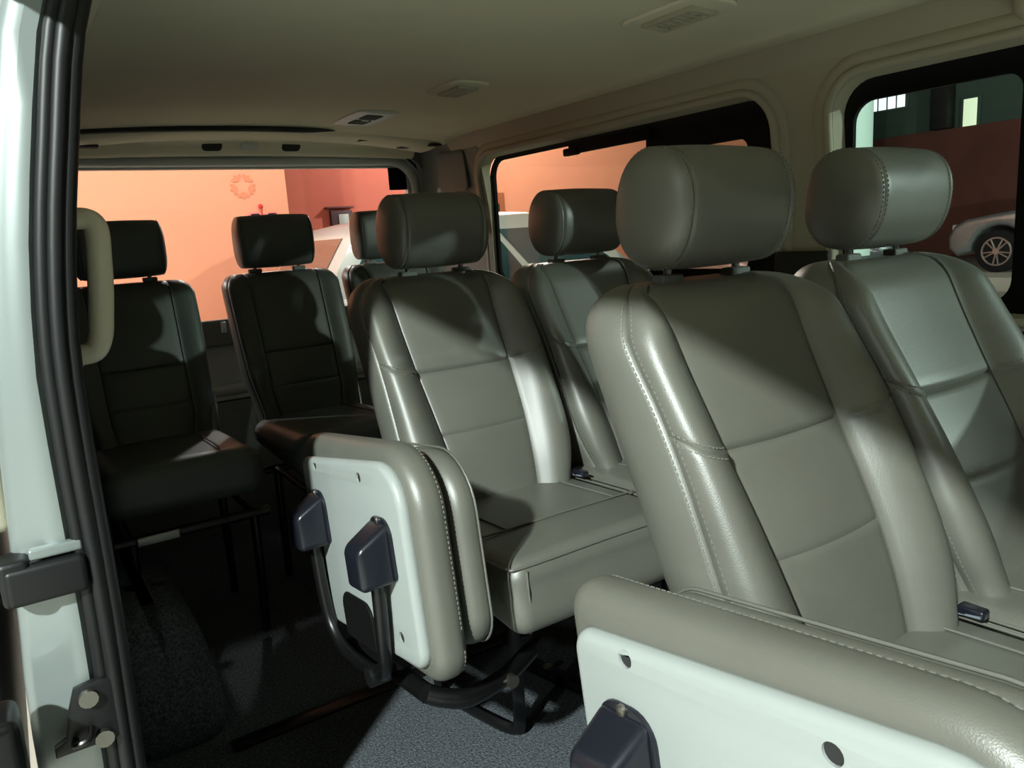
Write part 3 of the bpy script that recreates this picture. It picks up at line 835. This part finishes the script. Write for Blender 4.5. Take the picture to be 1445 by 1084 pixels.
# ------------------------------------------------------------------ folding jump seats (stowed upright against the aisle seats)
def jump_seat():
    s = thing('jump_seat', '', 'folding seat')
    A = R(-8.0)
    CY, CZ = .350, .541
    def fn_at(x0):
        def fn(p, q, d):
            y = CY+p*math.cos(A)-q*math.sin(A); z = CZ+p*math.sin(A)+q*math.cos(A); return (x0+d, y, z)
        return fn
    # leather cushion, standing on edge
    ol = dense(rrect(-.252, .246, -.180, .190, (.05, .06, .035, .105), 8), .03)
    cu = obj('seat_cushion', *pillow(ol, .058, .024, 5, fn=fn_at(.448), puff=.004), LEATHER, s, ang=80)
    f2 = fn_at(.448)
    rim = inset(ol, .0035); d = dashes([f2(p[0], p[1], .047) for p in rim], lambda i: (Vector(f2(ol[i][0]*2, ol[i][1]*2, 0))-Vector(f2(0, 0, 0))).normalized())
    o = obj('stitching', d.v, d.f, THREAD, cu); o['kind'] = 'stuff'
    # plastic shell with bolt holes and a notch below
    po = [(-.222, -.175), (-.21, -.185), (-.05, -.185), (-.03, -.175), (-.015, -.115), (.005, -.105), (.085, -.105), (.105, -.115), (.12, -.175), (.135, -.185), (.20, -.185), (.214, -.175)]
    shell_o = rrect(-.230, .218, -.160, .160, (.03, .03, .025, .075), 7)
    shell_o = [(a, b-.045*a) for a, b in shell_o]
    holes = [circ(-.085, .137, .0090), circ(.134, .140, .0090), circ(-.165, -.110, .0090)]
    sh = obj('shell_panel', *pillow(dense(shell_o, .03), .022, .010, 3, holes=holes, hole_d=.006, fn=fn_at(.432)), PANEL, s, ang=35)
    f3 = fn_at(.4425)
    for h in holes:
        cx = sum(p[0] for p in h)/len(h); cy = sum(p[1] for p in h)/len(h)
        obj('bolt_hole_shade', *pillow(circ(cx, cy, .0089), .003, .0005, 1, fn=fn_at(.4342)), HOLE, sh)  # dark disc drawn as the shade down in the hole
    # dark notch where the hinge runs
    obj('hinge_recess', *pillow(dense(rrect(-.055, .085, -.170, -.085, (.01, .01, .03, .03), 5), .03), .006, .002, 1, fn=fn_at(.4275)), FRAMEBLK, sh)
    # hinge covers
    f = fn_at(0)
    covers = []
    for p, q in ((.142, .042), (-.150, .030)):
        y, z = f(p, q, 0)[1:]
        rot = Matrix.Rotation(A, 3, 'X')
        def wp(v):
            k = max(0, -v[0]+.029)/.058; z_ = v[2]
            if v[2] > 0: z_ -= .034*k
            else: z_ -= .004*k
            return (v[0], v[1]*(1-.16*k), z_)
        cv = obj('hinge_cover', *rbox(.029, .036, .048, .011, 3, 2, warp=wp, c=(.404, y, z), rot=rot), BLACKP, s, ang=40)
        fl = dense(rrect(-.040, .040, -.046, .052, (.01, .01, .03, .03), 6), .02)
        obj('flange', *pillow(fl, .006, .002, 2, fn=lambda a, b, d_, pp=p, qq=q: fn_at(.427)(a+pp, b+qq, d_)), BLACKP, cv)
        obj('screw', *pillow(circ(p, q+.047, .0065, 10), .006, .002, 2, fn=fn_at(.423)), STEEL, cv)
        covers.append((y, z))
    # U-shaped leg hanging from the covers
    (ya, za), (yb, zb) = covers
    pth = smooth_path([(.414, ya+.005, za-.03), (.416, ya-.002, za-.12), (.420, ya-.020, za-.20), (.424, ya-.07, za-.235), (.428, .5*(ya+yb), za-.235), (.426, yb+.07, za-.215), (.420, yb+.018, za-.185), (.414, yb-.002, za-.12), (.412, yb-.008, zb-.03)], 6)
    lg = obj('leg', *tube(pth, .0115, 12), BLACKM, s, ang=80)
    obj('rubber_foot', *tube([(.410, yb+.075, za-.222), (.428, yb+.075, za-.222), (.446, yb+.075, za-.222)], .017, 12), RUBBER, lg)
    # folded back slab between the cushion and the fixed seat
    ol = dense(rrect(-.240, .200, -.150, .165, (.06, .05, .05, .095), 8), .03)
    bk = obj('backrest', *pillow(ol, .052, .024, 5, fn=fn_at(.514), puff=.004), LEATHER, s, ang=80)
    f2 = fn_at(.514)
    obj('welt_seam', *tube([f2(p[0], p[1], .040) for p in inset(ol, -.001)], .0022, 6, closed=True), LEATHER, bk, ang=80)
    # pivot frame to the floor
    g = G()
    g.add(tube(smooth_path([(.470, .18, .338), (.50, .165, .325), (.54, .16, .315), (.62, .18, .31), (.70, .22, .31)], 5), .016, 10))
    g.add(tube(smooth_path([(.470, .50, .29), (.52, .51, .26), (.62, .52, .26), (.72, .52, .27)], 5), .016, 10))
    g.add(tube([(.470, .18, .338), (.470, .50, .29)], .016, 10))
    obj('pivot_frame', g.v, g.f, BLACKM, s, ang=80)
    obj('pivot_bolt', *tube([(.62, .155, .31), (.62, .167, .31)], .012, 10), STEEL, s)
    return s
J0 = jump_seat()
J0['label'] = 'large folded jump seat with pale plastic shell at the bottom right'
J1 = copy_tree(J0); J1.location = (0, .856, 0)
J1['label'] = 'folded jump seat with two black hinge covers beside the middle row'
for o in (J0, J1): o['group'] = 'folding aisle seats'

# ------------------------------------------------------------------ ceiling fittings
def fittings():
    def vent(label, x, y, long, wide, style):
        z = ceil_z(x); tilt = math.atan2(ceil_z(x+.02)-ceil_z(x-.02), .04)
        v = thing('ceiling_vent' if style != 'lamp' else 'ceiling_lamp', label, 'air vent' if style != 'lamp' else 'lamp', (x, y, z-.001))
        v.rotation_euler = (0, -tilt, 0)
        m = WHITEP if style == 'lamp' else HEADLINER
        obj('base_plate', *pillow(rrect(-wide/2, wide/2, -long/2, long/2, wide*.30 if style != 'lamp' else .018, 6), .010, .005, 3, fn=lambda p, q, d: (p, q, -.0065+d)), m, v, ang=50)
        wi, li = wide*.46, long*.56
        if style != 'lamp':
            fr = G()
            for sx in (-1, 1): fr.add(rbox(.005, li/2+.006, .006, .003, 2, 1, c=(sx*wi/2, 0, -.009)))
            for sy in (-1, 1): fr.add(rbox(wi/2, .005, .006, .003, 2, 1, c=(0, sy*li/2, -.009)))
            obj('louvre_frame', fr.v, fr.f, TRIM, v)
            obj('louvre_recess', *rbox(wi/2, li/2, .002, .001, 1, 1, c=(0, 0, -.0065)), VENTD, v)
            n = 7
            for k in range(n):
                obj('slat', *rbox(wi/2-.004, .0022, .005, .001, 1, 1, c=(0, li*(k-(n-1)/2)/n, -.0095), rot=None), TRIM, v)
            obj('slat', *rbox(.002, li/2-.004, .004, .001, 1, 1, c=(0, 0, -.010)), TRIM, v)
        else:
            for sy in (-1, 1):
                obj('lamp_grille', *pillow(rrect(-.030, .030, sy*.048-.038, sy*.048+.038, .008, 3), .003, .001, 1, fn=lambda p, q, d: (p, q, -.009+d)), VENTD, v)
            obj('switch', *rbox(.012, .005, .003, .002, 2, 1, c=(0, 0, -.009)), WHITEP, v)
    vent('slatted ceiling air vent nearest the camera, above the nearest row', 1.20, 1.16, .23, .13, 'vent')
    vent('slatted ceiling air vent above the middle row', 1.145, 1.945, .20, .115, 'vent')
    vent('white ceiling lamp with two dark squares above the back row', 1.095, 2.48, .26, .14, 'lamp')
    # far assist mount at the front of the side rail
    g = G().add(rbox(.035, .06, .045, .028, 4, 2, c=(1.535, .63, 1.405)))
    o = obj('belt_anchor_cover', g.v, g.f, TRIM); tag(o, 'rounded cream cover on the upper rail at top right corner', 'trim cover')
fittings()

# ------------------------------------------------------------------ garage outside
def slab(name, x0, x1, y0, y1, z0, z1, m, parent=None):
    return obj(name, *rbox((x1-x0)/2, (y1-y0)/2, (z1-z0)/2, .01, 1, 1, c=((x0+x1)/2, (y0+y1)/2, (z0+z1)/2)), m, parent)
def garage():
    struct(slab('floor_garage', -12, 24, -12, 12.5, GROUND-.1, GROUND, CONCRETE))
    struct(slab('ceiling_garage', -12, 24, -12, 12.5, 6.0, 6.1, CEILC))
    struct(slab('wall_rear_orange', -12, 2.27, 7.0, 7.4, GROUND, 6.0, WALL_O))
    struct(slab('wall_rear_shade', 2.2, 5.2, 10.0, 10.3, GROUND, 6.0, WALL_SHADE))  # its redder colour stands for the shade on this wall
    struct(slab('wall_rear_orange_side', 5.2, 13.0, 9.98, 10.3, GROUND, 6.0, WALL_O))  # same wall carried on, in orange for the stronger light there
    struct(slab('wall_far_brick', 19.0, 19.3, -12, 12.5, GROUND, 2.82, WALL_BR))
    struct(slab('wall_far_upper', 19.1, 19.3, -12, 13.5, 2.82, 6.0, WALL_GR))
    # painted star emblem on the orange wall: five pieces about a star-shaped gap
    e = thing('wall_emblem', 'faint red star emblem painted on the orange wall', 'emblem', (1.885, 6.995, 1.615))
    for k in range(5):
        a = PI/2+2*PI*k/5+PI/5
        def P(r, da): return (.78*r*math.cos(a+da), .78*r*math.sin(a+da))
        poly = [P(.060, 0), P(.112, -.56), P(.138, -.46), P(.120, -.16), P(.148, 0.0), P(.120, .16), P(.138, .46), P(.112, .56)]
        obj('emblem_piece', *pillow(poly, .004, .001, 1, fn=lambda p, q, d: (p, -.002-d, q)), EMBLEM, e)
    # sign below it, its top showing above a headrest
    s = thing('wall_sign', 'black and pink sign with red ball on a stick above a headrest', 'sign', (2.03, 6.98, 1.32))
    for sx in (-.075, .075):
        po = [(sx-.055, -.06), (sx+.055, -.06), (sx+.055, .03), (sx+.03, .055), (sx-.03, .055), (sx-.055, .03)]
        o = obj('border', *pillow(inset(po, -.012), .010, .002, 1, fn=lambda p, q, d: (p, -d, q)), PINK, s)
        obj('face', *pillow(po, .012, .002, 1, fn=lambda p, q, d: (p, -.006-d, q)), FRAMEBLK, s)
    obj('stick', *tube([(.0, -.01, -.06), (-.02, -.01, .10)], .006, 8), RED, s)
    obj('ball', *rbox(.018, .012, .018, .0119, 3, 1, c=(-.02, -.012, .118)), RED, s)
    # small box on the shaded wall
    b = thing('wall_cabinet', 'small dark framed wall box on the shaded wall', 'wall box', (3.92, 9.99, 1.40))
    obj('box', *rbox(.15, .04, .11, .01, 1, 1, c=(0, -.03, 0)), mat('wall box grey', rgb(90, 62, 66), .7), b)
    obj('front_panel', *rbox(.07, .006, .08, .004, 1, 1, c=(.02, -.075, -.02)), WHITEP, b)
    obj('canopy', *rbox(.19, .05, .012, .006, 1, 1, c=(-.02, -.04, .15)), mat('wall box brown', rgb(120, 66, 62), .7), b)
    # doorway framed on the wall seen through the rear side window
    d = thing('wall_notice_board', 'dark panel in a thin frame on the wall beyond the side window', 'wall panel', (6.32, 9.97, 1.32))
    obj('frame', *rbox(.22, .02, .36, .01, 1, 1), mat('panel frame', rgb(170, 92, 60), .7), d)
    obj('panel', *rbox(.14, .01, .24, .01, 1, 1, c=(-.02, -.02, -.04)), TRIM_D, d)
    # mint column
    c = thing('column', 'round mint white garage column beyond the front side window', 'column', (4.98, 3.31, GROUND))
    V, F = tube([(0, 0, 0), (0, 0, 6.3)], .20, 32)
    obj('shaft', V, F, MINT, c)
    for z in (1.0,): obj('collar', *tube([(0, 0, 0), (0, 0, .12)], .23, 32), MINT, c)
    # lit high windows on the far wall
    for (y, z, sy, sz, m, lb) in ((11.40, 3.72, .48, .22, WINLIT, 'bright white high window far across the garage'), (9.40, 3.12, .17, .30, WINLIT_Y, 'narrow yellow green lit window on the far wall')):
        wv = thing('lit_window', lb, 'window', (19.06, y, z))
        obj('frame', *rbox(.03, sy+.05, sz+.05, .01, 1, 1), WALL_GR, wv)
        n = 4 if sy > .3 else 1
        for k in range(n):
            obj('pane', *rbox(.01, sy/n-.02, sz if n > 1 else sz, .005, 1, 1, c=(-.03, sy*(2*k+1-n)/n, 0)), m, wv)
    o = slab('garage_beam', 18.7, 19.05, 9.75, 10.15, 2.82, 6.0, TRIM_D); tag(o, 'dark upright beam on the far wall between the lit windows', 'beam')
    struct(slab('floor_far_bay', 13.4, 19.0, -4, 12.4, GROUND-.05, -.13, CONCRETE))
garage()

def car(name, label, loc, rz, paint, gl=CARGLASS):
    c = thing(name, label, 'car', loc, None, rz)
    r = .36; zc = .36; xf, xb = 1.36, -1.32
    def arch(cx): return [(cx+.44*math.cos(a), zc+.44*math.sin(a)) for a in [PI*i/10 for i in range(11)]]
    prof = [(-2.12, .32)]
    prof += [(xb-.44, .26)]+[p for p in reversed(arch(xb))]+[(xb+.44, .24), (xf-.44, .24)]+[p for p in reversed(arch(xf))]+[(2.05, .28), (2.20, .42), (2.22, .62), (2.12, .82), (1.90, .93), (1.45, 1.0), (1.0, 1.06), (.6, 1.08), (-1.2, 1.10), (-2.05, 1.10), (-2.22, .95), (-2.24, .6)]
    prof = prof[::1]
    # orientation: counter-clockwise in (x, z)
    area = sum(a[0]*b[1]-b[0]*a[1] for a, b in zip(prof, prof[1:]+prof[:1]))
    if area < 0: prof = prof[::-1]
    body = obj('body', *pillow(prof, 1.78, .09, 4, fn=lambda p, q, d: (p, d-.89, q)), paint, c, ang=50)
    # greenhouse
    low = [(1.05, 1.05), (-2.0, 1.08)]
    V = []; F = []
    secs = [(1.06, 1.03, .80, -2.12), (1.30, .66, .755, -2.02), (1.52, .28, .70, -1.86), (1.62, .05, .66, -1.70), (1.66, -.15, .58, -1.50), (1.68, -.4, .45, -1.2)]
    for z, x1, hy, x0 in secs:
        for (x, y) in [(x1, -hy*.8), (x1-.06, -hy*.97), (x1-.2, -hy), (x0+.12, -hy), (x0+.03, -hy*.95), (x0, -hy*.8), (x0, hy*.8), (x0+.03, hy*.95), (x0+.12, hy), (x1-.2, hy), (x1-.06, hy*.97), (x1, hy*.8)]: V.append((x, y, z))
    n = 12
    for j in range(len(secs)-1):
        for i in range(n): F.append([j*n+i, j*n+(i+1) % n, (j+1)*n+(i+1) % n, (j+1)*n+i])
    F.append([(len(secs)-1)*n+i for i in range(n)])
    obj('roof', V, F, paint, c, ang=40)
    # glazing lies a few millimetres proud of the roof shell
    def lerp(a, b, t): return a+(b-a)*t
    def row(z):
        for (za, xa1, ya, xa0), (zb_, xb1, yb_, xb0) in zip(secs, secs[1:]):
            if z <= zb_: t = (z-za)/(zb_-za); return lerp(xa1, xb1, t), lerp(ya, yb_, t), lerp(xa0, xb0, t)
    z0, z1 = 1.12, 1.53
    zl = [z0, 1.30, 1.52, z1]
    for sd in (-1, 1):
        for (fa, fb) in ((.30, 1.18), (1.26, 2.05), (2.13, 2.72)):       # distance back from the screen base
            V = []; F = []
            for z in zl:
                x1, hy, x0 = row(z); L = (x1-.24)-(x0+.16)
                a = x1-.24-L*max(0, (fa-.30)/2.42); b = x1-.24-L*((fb-.30)/2.42)
                V += [(a, sd*(hy+.008), z), (b, sd*(hy+.008), z)]
            for j in range(3): F.append([2*j, 2*j+1, 2*j+3, 2*j+2])
            obj('side_window', V, F, gl, c)
    for nm, k in (('windscreen', 0), ('rear_window', 1)):
        V = []; F = []
        for z in zl:
            x1, hy, x0 = row(z); x = x1+.008 if k == 0 else x0-.008
            V += [(x, -hy*.76, z), (x, hy*.76, z)]
        for j in range(3): F.append([2*j, 2*j+1, 2*j+3, 2*j+2])
        obj(nm, V, F, gl if k == 0 or paint is not WHITECAR else BROWNGLASS, c)
    for sd in (-1, 1):
        obj('headlight', *rbox(.10, .17, .06, .03, 2, 1, c=(2.08, sd*.64, .78)), LENS, c)
        obj('tail_light', *rbox(.05, .10, .14, .03, 2, 1, c=(-2.20, sd*.76, .88)), RED, c)
        obj('door_mirror', *rbox(.06, .10, .07, .04, 2, 1, c=(.72, sd*.98, 1.12)), paint, c)
        obj('door_handle', *rbox(.09, .012, .016, .008, 2, 1, c=(-.25, sd*.893, .92)), CHROME, c)
        for x in (xf, xb):
            y = sd*.80
            wv = obj('wheel', *tube([(x, y-.11, zc), (x, y-.09, zc), (x, y+.09, zc), (x, y+.11, zc)], [r*.9, r, r, r*.9], 28), TYRE, c)
            g = G(); yo = y+sd*.112
            ring = [(x+.235*math.cos(2*PI*i/24), yo, zc+.235*math.sin(2*PI*i/24)) for i in range(24)]
            g.add(tube(ring, .018, 6, closed=True))
            for i in range(10):
                a = 2*PI*i/10+(.12 if i % 2 else -.12); g.add(tube([(x+.04*math.cos(a), yo, zc+.04*math.sin(a)), (x+.235*math.cos(a), yo, zc+.235*math.sin(a))], .016, 6))
            g.add(tube([(x, yo-.02, zc), (x, yo+.02, zc)], .055, 12))
            obj('alloy_rim', g.v, g.f, RIM, wv)
    return c
k = car('parked_car', 'white topped car parked close behind the tailgate', (3.82, 5.75, GROUND), 0, WHITECAR, CARGLASS); k.scale = (.95, .95, .95)
car('parked_car', 'silver car with dark windows beyond the middle window headrest', (7.7, 6.0, GROUND), R(238), SILVERCAR)
car('parked_car', 'silver car with spoked alloy wheel beyond the front side window', (15.3, 5.2, -.13), R(90), SILVERCAR)
car('parked_car', 'dark car parked behind the far silver car', (17.6, 5.7, -.13), R(90), DARKCAR)

# garage lamps: housing, tube and the light itself
SOFT = .07
def lamps():
    for (x, y, z, L, W, col, where) in LAMPS:
        l = thing('batten_lamp', 'hanging garage strip lamp ' + where, 'lamp', (x, y, z), 'garage strip lamps')
        obj('housing', *rbox(L/2+.04, .06, .03, .01, 1, 1, c=(0, 0, .045)), WHITEP, l)
        for s in (-1, 1): obj('hanger', *tube([(s*L*.35, 0, .07), (s*L*.35, 0, 6.0-z)], .008, 6), BLACKM, l)
        obj('tube', *tube([(-L/2, 0, 0), (L/2, 0, 0)], .014, 10), TUBE, l)
        ld = bpy.data.lights.new('strip_light', 'POINT'); ld.shadow_soft_size = SOFT; ld.energy = W; ld.color = col
        lo = bpy.data.objects.new('strip_light', ld); COL.objects.link(lo); lo.parent = l; lo.location = (0, 0, -.03-SOFT)
lamps()
